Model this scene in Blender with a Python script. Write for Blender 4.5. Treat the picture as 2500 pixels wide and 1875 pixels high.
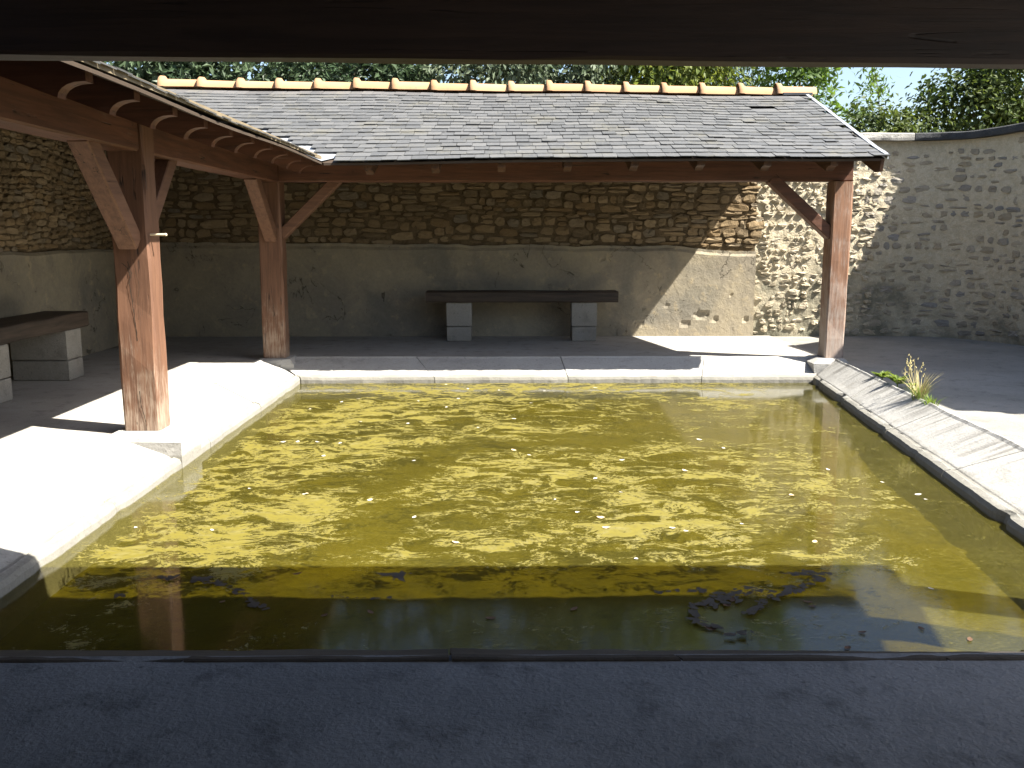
import bpy, math, random
from mathutils import Vector, Matrix, Euler, noise as MN
random.seed(7)
R = math.radians
S = bpy.context.scene
for o in list(bpy.data.objects): bpy.data.objects.remove(o)
C = S.collection

# ------------------------------------------------------------------ camera
H = 1.3; FPX = 2247.0; PIT = R(9.25); YAW = R(0.5)
cd = bpy.data.cameras.new('camera'); cam = bpy.data.objects.new('camera', cd); C.objects.link(cam)
cam.location = (0, 0, H); cam.rotation_euler = (R(90) - PIT, 0, -YAW)
cd.sensor_width = 36; cd.lens = FPX / 2500 * 36; cd.clip_end = 2000; cd.clip_start = .02
S.camera = cam
# ------------------------------------------------------------------ sky, sun, exposure
SUN = Vector((.79, -.30, 1.0)).normalized()             # towards the sun
w = bpy.data.worlds.new('World'); S.world = w; w.use_nodes = True
nt = w.node_tree; nt.nodes.clear()
sk = nt.nodes.new('ShaderNodeTexSky'); sk.sky_type = 'NISHITA'; sk.sun_disc = False; sk.dust_density = 1.8
sk.sun_elevation = math.asin(SUN.z); sk.sun_rotation = math.atan2(SUN.x, SUN.y)
bg = nt.nodes.new('ShaderNodeBackground'); bg.inputs[1].default_value = .068
wo = nt.nodes.new('ShaderNodeOutputWorld'); nt.links.new(sk.outputs[0], bg.inputs[0]); nt.links.new(bg.outputs[0], wo.inputs[0])
sl = bpy.data.lights.new('sun', 'SUN'); sl.energy = 5.0; sl.angle = R(.5); sl.color = (1, .955, .87)
so = bpy.data.objects.new('sun', sl); C.objects.link(so); so.location = (6, -2, 12)
so.rotation_euler = (-SUN).to_track_quat('-Z', 'Y').to_euler()
S.view_settings.view_transform = 'Standard'; S.view_settings.look = 'None'
S.view_settings.exposure = 1.95; S.view_settings.gamma = 1
S.cycles.max_bounces = 5; S.cycles.diffuse_bounces = 2; S.cycles.glossy_bounces = 3; S.cycles.transparent_max_bounces = 8

# ------------------------------------------------------------------ pixel helpers (photo pixels at 2212 wide -> plane)
def ray(px, py):
    px *= 2500 / 2212; py *= 2500 / 2212
    a = (px - 1250) / FPX; b = -(py - 937.5) / FPX
    return cam.rotation_euler.to_matrix() @ Vector((a, b, -1))
def at_z(px, py, z):
    d = ray(px, py); t = (z - H) / d.z; return Vector((0, 0, H)) + d * t
def at_y(px, py, y):
    d = ray(px, py); return Vector((0, 0, H)) + d * (y / d.y)

# ------------------------------------------------------------------ material helpers
class NT:
    def __init__(s, name):
        s.m = bpy.data.materials.new(name); s.m.use_nodes = True
        s.t = s.m.node_tree; s.t.nodes.clear(); s.out = s.n('ShaderNodeOutputMaterial')
        s.geo = s.n('ShaderNodeNewGeometry'); s.obj = s.n('ShaderNodeObjectInfo')
    def n(s, typ, **kw):
        x = s.t.nodes.new(typ)
        for k, v in kw.items(): setattr(x, k, v)
        return x
    def l(s, a, b): s.t.links.new(a, b)
    def put(s, sock, v):
        if hasattr(v, 'is_output') or isinstance(v, bpy.types.NodeSocket): s.l(v, sock)
        else: sock.default_value = v
    def pos(s, scale=(1, 1, 1), off=None, rnd=False):
        mp = s.n('ShaderNodeMapping'); mp.inputs['Scale'].default_value = scale
        if off: mp.inputs['Location'].default_value = off
        src = s.geo.outputs['Position']
        s.l(src, mp.inputs[0]); v = mp.outputs[0]
        if rnd:
            a = s.n('ShaderNodeVectorMath', operation='ADD'); s.l(v, a.inputs[0])
            sc = s.math('MULTIPLY', s.obj.outputs['Random'], 37.0); s.l(sc, a.inputs[1]); v = a.outputs[0]
        return v
    def noise(s, vec, scale, detail=4, rough=.55, dist=0):
        x = s.n('ShaderNodeTexNoise'); s.l(vec, x.inputs['Vector'])
        x.inputs['Scale'].default_value = scale; x.inputs['Detail'].default_value = detail
        x.inputs['Roughness'].default_value = rough; x.inputs['Distortion'].default_value = dist
        return x.outputs['Fac']
    def math(s, op, a, b=0.0, c=None, clamp=False):
        x = s.n('ShaderNodeMath', operation=op, use_clamp=clamp); s.put(x.inputs[0], a); s.put(x.inputs[1], b)
        if c is not None: s.put(x.inputs[2], c)
        return x.outputs[0]
    def ramp(s, f, *st):
        x = s.n('ShaderNodeValToRGB'); s.put(x.inputs[0], f); e = x.color_ramp.elements
        for i, (p, c) in enumerate(st):
            if i < 2: q = e[i]; q.position = p
            else: q = e.new(p)
            if isinstance(c, (int, float)): c = (c, c, c)
            q.color = (*c, 1)
        return x.outputs[0]
    def step(s, f, lo, hi):
        x = s.n('ShaderNodeMapRange'); x.interpolation_type = 'SMOOTHSTEP'; s.put(x.inputs[0], f)
        s.put(x.inputs[1], lo); s.put(x.inputs[2], hi); return x.outputs[0]
    def mix(s, f, a, b, mode='MIX'):
        x = s.n('ShaderNodeMix', data_type='RGBA', blend_type=mode); s.put(x.inputs[0], f)
        for sk_, v in ((x.inputs[6], a), (x.inputs[7], b)):
            if isinstance(v, tuple): v = (*v, 1)[:4]
            s.put(sk_, v)
        return x.outputs[2]
    def hsv(s, c, h=.5, sat=1.0, v=1.0):
        x = s.n('ShaderNodeHueSaturation'); s.put(x.inputs['Hue'], h); s.put(x.inputs['Saturation'], sat); s.put(x.inputs['Value'], v)
        s.l(c, x.inputs['Color']); return x.outputs[0]
    def bump(s, h, strength=.5, dist=.01, prev=None):
        x = s.n('ShaderNodeBump'); x.inputs['Strength'].default_value = strength; x.inputs['Distance'].default_value = dist
        s.l(h, x.inputs['Height'])
        if prev is not None: s.l(prev, x.inputs['Normal'])
        return x.outputs[0]
    def pbr(s, col, rough=.8, nrm=None, spec=.3, metal=0):
        p = s.n('ShaderNodeBsdfPrincipled')
        if isinstance(col, tuple): col = (*col, 1)[:4]
        s.put(p.inputs['Base Color'], col); s.put(p.inputs['Roughness'], rough)
        p.inputs['Specular IOR Level'].default_value = spec; p.inputs['Metallic'].default_value = metal
        if nrm is not None: s.l(nrm, p.inputs['Normal'])
        s.l(p.outputs[0], s.out.inputs[0]); return p
    def sep(s):
        x = s.n('ShaderNodeSeparateXYZ'); s.l(s.geo.outputs['Position'], x.inputs[0]); return x.outputs
    def rand(s):        # random per object plus per loose island
        a = s.math('ADD', s.obj.outputs['Random'], s.math('MULTIPLY', s.geo.outputs['Random Per Island'], 1.0))
        return s.math('FRACT', a)
MAT = {}
def concrete(name, c1, c2, stain=(.12, .11, .1), grit=1.0, stain_amt=.5, bstr=.5, wet=False):
    t = NT(name); p = t.pos()
    big = t.noise(p, .9, 5, .6); mid = t.noise(p, 6, 6, .65); fine = t.noise(p, 70, 4, .7); sp = t.noise(p, 28, 3, .6)
    col = t.mix(t.step(big, .35, .68), c1, c2)
    col = t.mix(t.math('MULTIPLY', t.step(mid, .5, .72), stain_amt), col, stain)
    col = t.mix(t.math('MULTIPLY', t.step(sp, .62, .72), .55), col, tuple(x * .45 for x in c1))
    col = t.hsv(col, v=t.math('ADD', .72, t.math('MULTIPLY', fine, .56)))
    h = t.math('ADD', t.math('MULTIPLY', fine, .5 * grit), t.math('ADD', t.math('MULTIPLY', mid, 1.0), t.math('MULTIPLY', sp, .5)))
    if wet:
        wz = t.math('ADD', t.sep()[2], t.math('MULTIPLY', t.math('SUBTRACT', mid, .5), .06))
        col = t.mix(t.math('MULTIPLY', t.math('SUBTRACT', 1.0, t.step(wz, -.134, -.108)), .62), col, (.13, .12, .09))
    t.pbr(col, .9, t.bump(h, bstr, .012), .2); MAT[name] = t.m
concrete('concrete_floor', (.33, .308, .27), (.39, .368, .33), (.15, .14, .125))
concrete('front_floor', (.15, .156, .163), (.21, .216, .224), (.075, .078, .082), 1.4, .65, .7)
concrete('yard_cement', (.22, .21, .185), (.28, .265, .235), (.12, .115, .10))
concrete('kerb_cement', (.33, .32, .30), (.40, .39, .365), (.2, .19, .17), 1, .45, wet=True)
concrete('block_cement', (.27, .25, .215), (.33, .31, .27), (.16, .15, .13), 1.6, .5, .8)
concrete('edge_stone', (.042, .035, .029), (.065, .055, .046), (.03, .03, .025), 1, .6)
concrete('coping_shaded', (.045, .047, .05), (.075, .075, .075), (.02, .02, .02), 2, .6, .9)  # later coping slabs: their shade is put into this colour
concrete('coping_stone', (.30, .285, .25), (.40, .385, .35), (.09, .09, .085), 2, .7, .9)

def streaked():
    t = NT('streaked_cement'); p = t.pos(); s = t.pos((.35, 5.5, .35))
    st = t.noise(s, 2.3, 5, .7, .6); fine = t.noise(p, 60, 4, .7); mid = t.noise(p, 5, 6, .65)
    up_ = t.step(t.math('ADD', t.sep()[2], t.math('MULTIPLY', t.math('SUBTRACT', mid, .5), .12)), -.10, -.02)
    col = t.mix(t.math('MULTIPLY', t.step(st, .42, .68), t.math('ADD', .15, t.math('MULTIPLY', up_, .55))), (.34, .33, .305), (.10, .093, .08))
    col = t.mix(t.math('MULTIPLY', t.step(mid, .52, .7), .5), col, (.23, .215, .18))
    col = t.hsv(col, v=t.math('ADD', .72, t.math('MULTIPLY', fine, .56)))
    wz = t.math('ADD', t.sep()[2], t.math('MULTIPLY', t.math('SUBTRACT', mid, .5), .06))
    col = t.mix(t.math('MULTIPLY', t.math('SUBTRACT', 1.0, t.step(wz, -.134, -.108)), .62), col, (.13, .12, .09))
    t.pbr(col, .9, t.bump(t.math('ADD', fine, t.math('MULTIPLY', mid, 2)), .5, .01), .2); MAT['streaked_cement'] = t.m
streaked()

def wood(name, ax, base, dark, worn, wear=.35, rough=.62):
    t = NT(name); sc = [13, 13, 13]; sc[ax] = .8
    g = t.pos(tuple(sc), rnd=True); p = t.pos(rnd=True)
    gr = t.noise(g, 2.2, 6, .65, .4); big = t.noise(p, 1.6, 4); fl = t.noise(g, 7, 5, .75); kn = t.noise(p, 5, 3)
    col = t.mix(t.step(gr, .35, .68), base, dark)
    col = t.hsv(col, v=t.math('ADD', .7, t.math('MULTIPLY', big, .6)))
    z = t.sep()[2]
    low = t.math('MULTIPLY', t.math('SUBTRACT', 1.0, t.step(z, 0.0, 1.1)), .22 if ax == 2 else 0.0)
    wv = t.math('ADD', t.math('MULTIPLY', fl, .62), t.math('ADD', t.math('MULTIPLY', kn, .38), low))
    wm = t.step(wv, .62 - wear * .2, .82 - wear * .1)
    col = t.mix(t.math('MULTIPLY', wm, .6), col, worn)
    cr = t.noise(t.pos(tuple(x * (.28 if i == ax else 1.0) for i, x in enumerate(sc)), rnd=True), 1.25, 2, .4, .3)
    ck = t.math('SUBTRACT', 1.0, t.step(t.math('ABSOLUTE', t.math('SUBTRACT', cr, .5)), .002, .010))
    ck = t.math('MULTIPLY', ck, t.step(kn, .5, .6))
    col = t.mix(t.math('MULTIPLY', ck, .9), col, (.015, .01, .008))
    h = t.math('SUBTRACT', t.math('ADD', gr, t.math('MULTIPLY', wm, -.25)), t.math('MULTIPLY', ck, 1.5))
    t.pbr(col, t.math('ADD', rough, t.math('MULTIPLY', wm, .25)), t.bump(h, .45, .006), .3); MAT[name] = t.m
for i, a in enumerate('xyz'):
    wood('stained_wood_' + a, i, (.125, .053, .030), (.075, .033, .019), (.26, .20, .15))  # beams and rafters: darkened below the posts to carry their shade
    wood('post_wood_' + a, i, (.165, .084, .050), (.108, .054, .033), (.42, .34, .26), .05)  # posts and braces: lightened to carry the sun on them
    wood('dark_wood_' + a, i, (.10, .05, .027), (.05, .026, .016), (.2, .15, .1), .15)
    wood('black_wood_' + a, i, (.035, .020, .014), (.02, .012, .009), (.07, .05, .035), .15)  # front shelter timbers: shade under the roof put into the near-black
    wood('grey_wood_' + a, i, (.070, .050, .036), (.036, .027, .02), (.2, .17, .13), .3)
wood('weathered_post', 2, (.25, .132, .078), (.165, .085, .051), (.46, .41, .36), .75)

def stone(name, cols, bs=.8):
    t = NT(name); r = t.rand(); p = t.pos(rnd=True)
    n = len(cols); col = t.ramp(r, *[(i / (n - 1), c) for i, c in enumerate(cols)])
    a = t.noise(p, 9, 6, .65); b = t.noise(p, 45, 5, .7); big = t.noise(t.pos(), 1.1, 4)
    col = t.hsv(col, v=t.math('ADD', .45, t.math('ADD', t.math('MULTIPLY', a, .6), t.math('MULTIPLY', b, .5))))
    col = t.mix(t.math('MULTIPLY', t.step(big, .45, .7), .35), col, (.11, .095, .065))
    t.pbr(col, .92, t.bump(t.math('ADD', t.math('MULTIPLY', a, 1.2), t.math('MULTIPLY', b, .5)), bs, .02), .15); MAT[name] = t.m
stone('ochre_stone', [(.21, .145, .078), (.26, .19, .11), (.165, .122, .074), (.30, .225, .135), (.19, .16, .12)])
stone('grey_stone', [(.30, .265, .205), (.37, .31, .215), (.245, .235, .22), (.40, .345, .25), (.30, .27, .225)])
stone('lit_rubble', [(.42, .36, .26), (.48, .41, .29), (.36, .32, .25), (.52, .45, .33), (.40, .35, .27)])  # sunlit stretch of rubble: the sunlight is put into these lighter colours
def mortar(name, c1, c2, damp, bs=.9):
    t = NT(name); p = t.pos(); a = t.noise(p, 11, 7, .7); b = t.noise(p, 60, 4, .7); big = t.noise(p, 1.3, 5, .6); x, y, z = t.sep()
    col = t.mix(t.step(a, .38, .62), c1, c2)
    col = t.hsv(col, v=t.math('ADD', .7, t.math('MULTIPLY', b, .6)))
    if damp:        # dark moss and damp marks rising from the foot of the wall
        f = t.math('ADD', t.math('MULTIPLY', big, 1.5), t.math('MULTIPLY', z, -.42))
        f = t.math('ADD', f, t.math('MULTIPLY', a, .5))
        col = t.mix(t.math('MULTIPLY', t.step(f, .70, 1.1), .85), col, damp)
    t.pbr(col, .95, t.bump(t.math('ADD', t.math('MULTIPLY', a, 1.4), t.math('MULTIPLY', b, .4)), bs, .02), .1); MAT[name] = t.m
mortar('earth_mortar', (.095, .07, .042), (.15, .112, .068), None)
mortar('lime_mortar', (.46, .40, .285), (.54, .475, .35), (.12, .12, .09))
def plaster():
    t = NT('plaster'); p = t.pos(); a = t.noise(p, 1.6, 6, .6, .5); b = t.noise(p, 30, 6, .75); c = t.noise(p, 7, 5, .65); z = t.sep()[2]
    col = t.mix(t.step(a, .36, .64), (.32, .275, .195), (.245, .215, .165))
    col = t.mix(t.math('MULTIPLY', t.step(t.noise(p, .85, 4, .6, .8), .52, .66), .55), col, (.15, .145, .125))
    col = t.mix(t.math('MULTIPLY', t.step(c, .56, .7), .35), col, (.50, .40, .24))
    cr = t.noise(p, 1.7, 5, .55, .9)
    ck = t.math('MULTIPLY', t.math('SUBTRACT', 1.0, t.step(t.math('ABSOLUTE', t.math('SUBTRACT', cr, .5)), .001, .006)), t.step(a, .5, .56))
    col = t.mix(t.math('MULTIPLY', ck, .8), col, (.08, .07, .05))
    col = t.hsv(col, v=t.math('ADD', .75, t.math('MULTIPLY', b, .5)))
    h = t.math('ADD', t.math('MULTIPLY', b, .7), t.math('SUBTRACT', t.math('MULTIPLY', c, 1.0), t.math('MULTIPLY', ck, 1.0)))
    t.pbr(col, .95, t.bump(h, .7, .014), .1); MAT['plaster'] = t.m
plaster()
def slate():
    t = NT('slate'); r = t.rand(); p = t.pos(rnd=False); a = t.noise(p, 2.2, 5, .65); b = t.noise(p, 30, 5, .7)
    col = t.ramp(r, (0, (.078, .079, .079)), (.5, (.095, .0955, .095)), (1, (.116, .115, .112)))
    col = t.mix(t.math('MULTIPLY', t.step(t.math('ADD', t.math('MULTIPLY', a, .7), t.math('MULTIPLY', b, .3)), .50, .68), .5), col, (.140, .128, .088))
    col = t.mix(t.step(t.noise(p, 55, 2, .5), .72, .76), col, (.3, .3, .28))
    col = t.hsv(col, v=t.math('ADD', .7, t.math('MULTIPLY', b, .6)))
    t.pbr(col, .55, t.bump(b, .35, .006), .4); MAT['slate'] = t.m
slate()
def terracotta():
    t = NT('terracotta'); p = t.pos(rnd=True); a = t.noise(p, 5, 5, .6); b = t.noise(t.pos(), 22, 4, .6)
    col = t.mix(t.obj.outputs['Random'], (.30, .170, .086), (.36, .220, .122))
    col = t.hsv(col, v=t.math('ADD', .75, t.math('MULTIPLY', a, .5)))
    col = t.mix(t.math('MULTIPLY', t.step(b, .6, .68), .6), col, (.22, .15, .10))
    t.pbr(col, .8, t.bump(b, .3, .006), .25); MAT['terracotta'] = t.m
terracotta()
def simple(name, c, rough=.7, metal=0, spec=.3, var=.35, sc=8):
    t = NT(name); a = t.noise(t.pos(rnd=True), sc, 5, .65)
    rgb = t.n('ShaderNodeRGB'); rgb.outputs[0].default_value = (*c, 1)
    t.pbr(t.hsv(rgb.outputs[0], v=t.math('ADD', 1 - var, t.math('MULTIPLY', a, 2 * var))), rough, t.bump(a, .3, .004), spec, metal); MAT[name] = t.m
simple('zinc', (.40, .415, .43), .45, .35)
simple('lead_dark', (.05, .052, .058), .6)
simple('pale_batten', (.17, .135, .085)); simple('dark_board', (.05, .035, .024)); simple('peg_wood', (.62, .52, .36)); simple('bark', (.11, .085, .06), .95, sc=25)
simple('earth', (.13, .11, .07), .95, sc=3)
simple('leaf_pale', (.55, .52, .45), .7); simple('leaf_brown', (.10, .055, .03), .8); simple('leaf_tan', (.55, .42, .25), .8)
simple('straw', (.42, .36, .17), .8); 
def foliage(name, c1, c2, gloss=.45, trans=.35):
    t = NT(name); r = t.geo.outputs['Random Per Island']; big = t.noise(t.pos(), 1.3, 4)
    col = t.mix(t.math('ADD', t.math('MULTIPLY', r, .6), t.math('MULTIPLY', t.step(big, .38, .62), .4)), c1, c2)
    p = t.pbr(col, gloss + .1, None, .28)
    tr = t.n('ShaderNodeBsdfTranslucent'); t.l(t.hsv(col, .485, 1.15, 1.5), tr.inputs[0])
    mx = t.n('ShaderNodeMixShader'); mx.inputs[0].default_value = trans
    t.l(p.outputs[0], mx.inputs[1]); t.l(tr.outputs[0], mx.inputs[2]); t.l(mx.outputs[0], t.out.inputs[0]); MAT[name] = t.m
foliage('leaf_evergreen', (.022, .045, .018), (.085, .12, .065), .35, .2)
foliage('leaf_greygreen', (.045, .075, .035), (.17, .20, .13), .45, .25)
foliage('leaf_yellowgreen', (.07, .11, .022), (.20, .23, .07), .5, .4)
foliage('leaf_fresh', (.045, .09, .02), (.11, .17, .045), .5, .45)
foliage('leaf_bramble', (.018, .040, .011), (.10, .13, .036), .5, .35)
foliage('grass_green', (.09, .15, .03), (.16, .21, .06), .55, .4)
def water():
    t = NT('pond_water'); p = t.pos((1, 1, 1)); n = t.noise(p, 5, 3, .5); n2 = t.noise(p, 22, 2, .5)
    nr = t.bump(t.math('ADD', n, t.math('MULTIPLY', n2, .12)), .09, .010)
    tr = t.n('ShaderNodeBsdfTransparent'); tr.inputs[0].default_value = (.84, .80, .50, 1)
    gl = t.n('ShaderNodeBsdfGlossy'); gl.inputs['Roughness'].default_value = .07; gl.inputs[0].default_value = (.95, .96, .98, 1); t.l(nr, gl.inputs['Normal'])
    fr = t.n('ShaderNodeFresnel'); fr.inputs[0].default_value = 1.45; t.l(nr, fr.inputs['Normal'])
    mx = t.n('ShaderNodeMixShader'); t.l(fr.outputs[0], mx.inputs[0]); t.l(tr.outputs[0], mx.inputs[1]); t.l(gl.outputs[0], mx.inputs[2])
    t.l(mx.outputs[0], t.out.inputs[0]); MAT['pond_water'] = t.m
    t = NT('pond_bed'); p = t.pos(); a = t.noise(p, 1.1, 6, .6, .8); b = t.noise(p, 9, 6, .7); c = t.noise(p, 40, 4, .7)
    col = t.mix(t.step(a, .38, .64), (.100, .085, .010), (.150, .124, .011))
    col = t.mix(t.math('MULTIPLY', t.step(b, .52, .68), .6), col, (.034, .032, .007))
    col = t.hsv(col, v=t.math('ADD', .7, t.math('MULTIPLY', c, .6)))
    t.pbr(col, .95, t.bump(b, .4, .02), .05); MAT['pond_bed'] = t.m
    t = NT('algae_film'); p = t.pos(); at = t.n('ShaderNodeAttribute', attribute_name='scum_cover'); d = at.outputs['Fac']
    wv = t.n('ShaderNodeTexNoise'); t.l(p, wv.inputs['Vector']); wv.inputs['Scale'].default_value = 2.6; wv.inputs['Detail'].default_value = 3
    ad = t.n('ShaderNodeVectorMath', operation='MULTIPLY_ADD'); t.l(wv.outputs['Color'], ad.inputs[0]); ad.inputs[1].default_value = (.30, .30, 0); t.l(p, ad.inputs[2])
    mq = t.n('ShaderNodeMapping'); mq.inputs['Scale'].default_value = (.82, 1.3, 1); t.l(ad.outputs[0], mq.inputs[0]); q = mq.outputs[0]; swl = t.noise(p, 1.15, 4, .55, 1.2)
    mid = t.noise(q, 5.5, 7, .62, .35); fine = t.noise(q, 44, 3, .6, .15); spk = t.noise(q, 120, 2, .6)
    rid = t.math('SUBTRACT', 1.0, t.math('MULTIPLY', t.math('ABSOLUTE', t.math('SUBTRACT', t.noise(q, 3.6, 5, .58, .6), .5)), 6.5), clamp=True)
    v = t.math('ADD', t.math('MULTIPLY', t.math('SUBTRACT', mid, .5), .95), t.math('MULTIPLY', t.math('SUBTRACT', fine, .5), 1.0))
    v = t.math('ADD', v, t.math('MULTIPLY', t.math('SUBTRACT', spk, .5), .65))
    v = t.math('ADD', v, t.math('MULTIPLY', t.math('SUBTRACT', rid, .45), .50))
    v = t.math('ADD', v, t.math('MULTIPLY', t.math('SUBTRACT', swl, .5), .75)); v = t.math('ADD', v, d)
    thin = t.step(v, -.34, -.10); m = t.step(v, -.05, .13); thick = t.step(v, .04, .26)
    speck = t.step(t.noise(q, 75, 4, .75), .50, .62)
    tcol = t.mix(speck, (.090, .079, .014), (.140, .122, .028))
    fcol = t.mix(thick, (.128, .108, .025), (.152, .125, .013))
    fcol = t.mix(t.math('MULTIPLY', t.step(t.noise(q, 17, 5, .7), .52, .64), .6), fcol, (.182, .158, .052))
    fcol = t.mix(t.math('MULTIPLY', t.step(t.noise(q, 33, 4, .7), .56, .66), .45), fcol, (.080, .068, .012))
    col = t.mix(m, tcol, fcol)
    col = t.hsv(col, v=t.math('ADD', .72, t.math('MULTIPLY', fine, .56)))
    pb = t.pbr(col, t.math('ADD', .07, t.math('MULTIPLY', m, .6)), t.bump(t.math('MULTIPLY', m, v), .12, .004), .55)
    tr = t.n('ShaderNodeBsdfTransparent'); mx = t.n('ShaderNodeMixShader')
    dust = t.math('ADD', .36, t.math('MULTIPLY', t.step(t.noise(q, 3, 5, .6), .4, .7), .10))
    al_ = t.math('MAXIMUM', dust, t.math('MULTIPLY', thin, t.math('ADD', .34, t.math('MULTIPLY', speck, .46))))
    al_ = t.math('MAXIMUM', al_, t.math('MULTIPLY', m, .95))
    t.l(al_, mx.inputs[0]); t.l(tr.outputs[0], mx.inputs[1]); t.l(pb.outputs[0], mx.inputs[2]); t.l(mx.outputs[0], t.out.inputs[0])
    MAT['algae_film'] = t.m
water()

# ------------------------------------------------------------------ mesh helpers
class MB:
    def __init__(s): s.v = []; s.f = []
    def add(s, vs, fs):
        b = len(s.v); s.v += [tuple(x) for x in vs]; s.f += [tuple(i + b for i in f) for f in fs]
    def box(s, a, b):
        x0, y0, z0 = a; x1, y1, z1 = b
        s.add([(x0,y0,z0),(x1,y0,z0),(x1,y1,z0),(x0,y1,z0),(x0,y0,z1),(x1,y0,z1),(x1,y1,z1),(x0,y1,z1)],
              [(0,3,2,1),(4,5,6,7),(0,1,5,4),(1,2,6,5),(2,3,7,6),(3,0,4,7)])
    def prism(s, poly, ext):          # closed polygon (3-D points) pushed along ext
        n = len(poly); e = Vector(ext); P = [Vector(p) for p in poly]
        s.add(P + [p + e for p in P], [tuple(range(n))[::-1], tuple(range(n, 2 * n))] + [(i, (i + 1) % n, n + (i + 1) % n, n + i) for i in range(n)])
    def mesh(s, name):
        m = bpy.data.meshes.new(name); m.from_pydata(s.v, [], s.f); m.update(); return m
def link(name, mesh, mat, parent=None, smooth=False, fix=False):
    if isinstance(mesh, MB): mesh = mesh.mesh(name)
    if mat and not mesh.materials: mesh.materials.append(MAT[mat])
    if fix:
        import bmesh
        bm = bmesh.new(); bm.from_mesh(mesh); bmesh.ops.recalc_face_normals(bm, faces=bm.faces); bm.to_mesh(mesh); bm.free()
    if smooth: mesh.polygons.foreach_set('use_smooth', [True] * len(mesh.polygons))
    o = bpy.data.objects.new(name, mesh); C.objects.link(o)
    if parent: adopt(o, parent)
    return o
def origin_of(p):
    v = Vector(p.location)
    while p.parent: p = p.parent; v = v  # parts are kept in world space below a thing's own origin
    return v
WORLD = {}
def adopt(o, p):
    o.parent = p; o.matrix_parent_inverse = WORLD.get(p.name, Matrix.Identity(4)).inverted()
    WORLD[o.name] = Matrix.LocRotScale(o.location, o.rotation_euler, o.scale)
def thing(name, label, cat, loc=(0, 0, 0), group=None):
    o = bpy.data.objects.new(name, None); C.objects.link(o); o.location = loc; o.empty_display_size = .2
    WORLD[o.name] = Matrix.Translation(loc); tag(o, label, cat, group); return o
def tag(o, label, cat, group=None):
    o['label'] = label; o['category'] = cat
    if group: o['group'] = group
    return o
def struct(o): o['kind'] = 'structure'; return o
def stuff(o): o['kind'] = 'stuff'; return o
def place(o, loc, rot=(0, 0, 0), sc=(1, 1, 1)):
    o.location = loc; o.rotation_euler = rot; o.scale = sc
def timber(p0, p1, w, h, up=(0, 0, 1), ch=.012, jit=.0025, seg=.35, taper=1.0):
    """chamfered squared timber from p0 to p1, w across, h along 'up'"""
    p0 = Vector(p0); p1 = Vector(p1); d = p1 - p0; L = d.length; d.normalize()
    r = d.cross(Vector(up)).normalized(); u = r.cross(d).normalized(); n = max(2, int(L / seg) + 1); m = MB()
    a, b = w / 2, h / 2; prof = [(-a + ch, -b), (a - ch, -b), (a, -b + ch), (a, b - ch), (a - ch, b), (-a + ch, b), (-a, b - ch), (-a, -b + ch)]
    for i in range(n):
        t = i / (n - 1); c = p0 + d * L * t
        for x, y in prof:
            j = jit if 0 < i < n - 1 else jit * .4
            m.v.append(tuple(c + r * (x + random.uniform(-j, j)) + u * (y + random.uniform(-j, j))))
    for i in range(n - 1):
        for k in range(8): m.f.append((i*8+k, i*8+(k+1)%8, i*8+8+(k+1)%8, i*8+8+k))
    m.f.append(tuple(range(8))[::-1]); m.f.append(tuple(range(n*8-8, n*8))); return m

# ------------------------------------------------------------------ dimensions
WY = 11.87          # mortar plane of the rear wall
LX = -4.60          # mortar plane of the side wall
EX = -1.70          # side eave
EY = 8.82           # rear eave
FY = 3.25           # front eave
MS = .37            # roof slope
LIPL, LIPB, LIPF = -2.09, 9.24, 3.04
WZ = -.20
def lipR(y): return 2.40 + (y - 3.0) * (3.14 - 2.40) / 6.24
def crestR(y): return 2.98 + (y - 3.0) * (3.42 - 2.98) / 6.4

# ------------------------------------------------------------------ ground and floors
def frame_mesh(outer, inner, z):
    m = MB(); n = len(outer)
    m.v = [(x, y, z) for x, y in outer] + [(x, y, z) for x, y in inner]
    m.f = [(i, (i + 1) % n, n + (i + 1) % n, n + i) for i in range(n)]; return m
HOLE = [(-2.475, 2.69), (2.97, 2.69), (3.39, 9.615), (-2.475, 9.615)]
struct(link('ground', frame_mesh([(-600, -600), (600, -600), (600, 900), (-600, 900)], HOLE, -.04), 'earth'))
m = MB()
HI = HOLE
m.v = [(x, y, 0) for x, y in [(-4.58, -1.15), (3.05, -1.15), (2.99, 2.69), (3.44, 9.615), (3.44, 11.86), (-4.58, 11.86)] + HI]
m.f = [(0, 1, 2, 7, 6), (0, 6, 9, 5), (9, 8, 3, 4, 5), (2, 3, 8, 7)]
m.f = [(0, 1, 2, 7, 6), (0, 6, 9, 5), (5, 9, 8, 3, 4)]
struct(link('pavement', m, 'concrete_floor'))
# darker, bluer cement under the front shelter, its own thin bed
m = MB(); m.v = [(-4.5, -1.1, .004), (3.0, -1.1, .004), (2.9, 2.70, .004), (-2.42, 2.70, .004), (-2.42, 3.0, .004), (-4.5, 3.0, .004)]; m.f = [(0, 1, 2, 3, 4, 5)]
struct(link('front_pavement', m, 'front_floor'))
m = MB(); m.v = [(3.04, -4, -.012), (8, -4, -.012), (8, 6, -.012), (6.5, 6.3, -.012), (6.5, 12.2, -.012), (3.45, 12.2, -.012), (3.41, 9.615, -.012), (2.99, 2.69, -.012)]
m.f = [(0, 1, 2, 3, 4, 5, 6, 7)]
struct(link('yard_pavement', m, 'yard_cement'))

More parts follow.
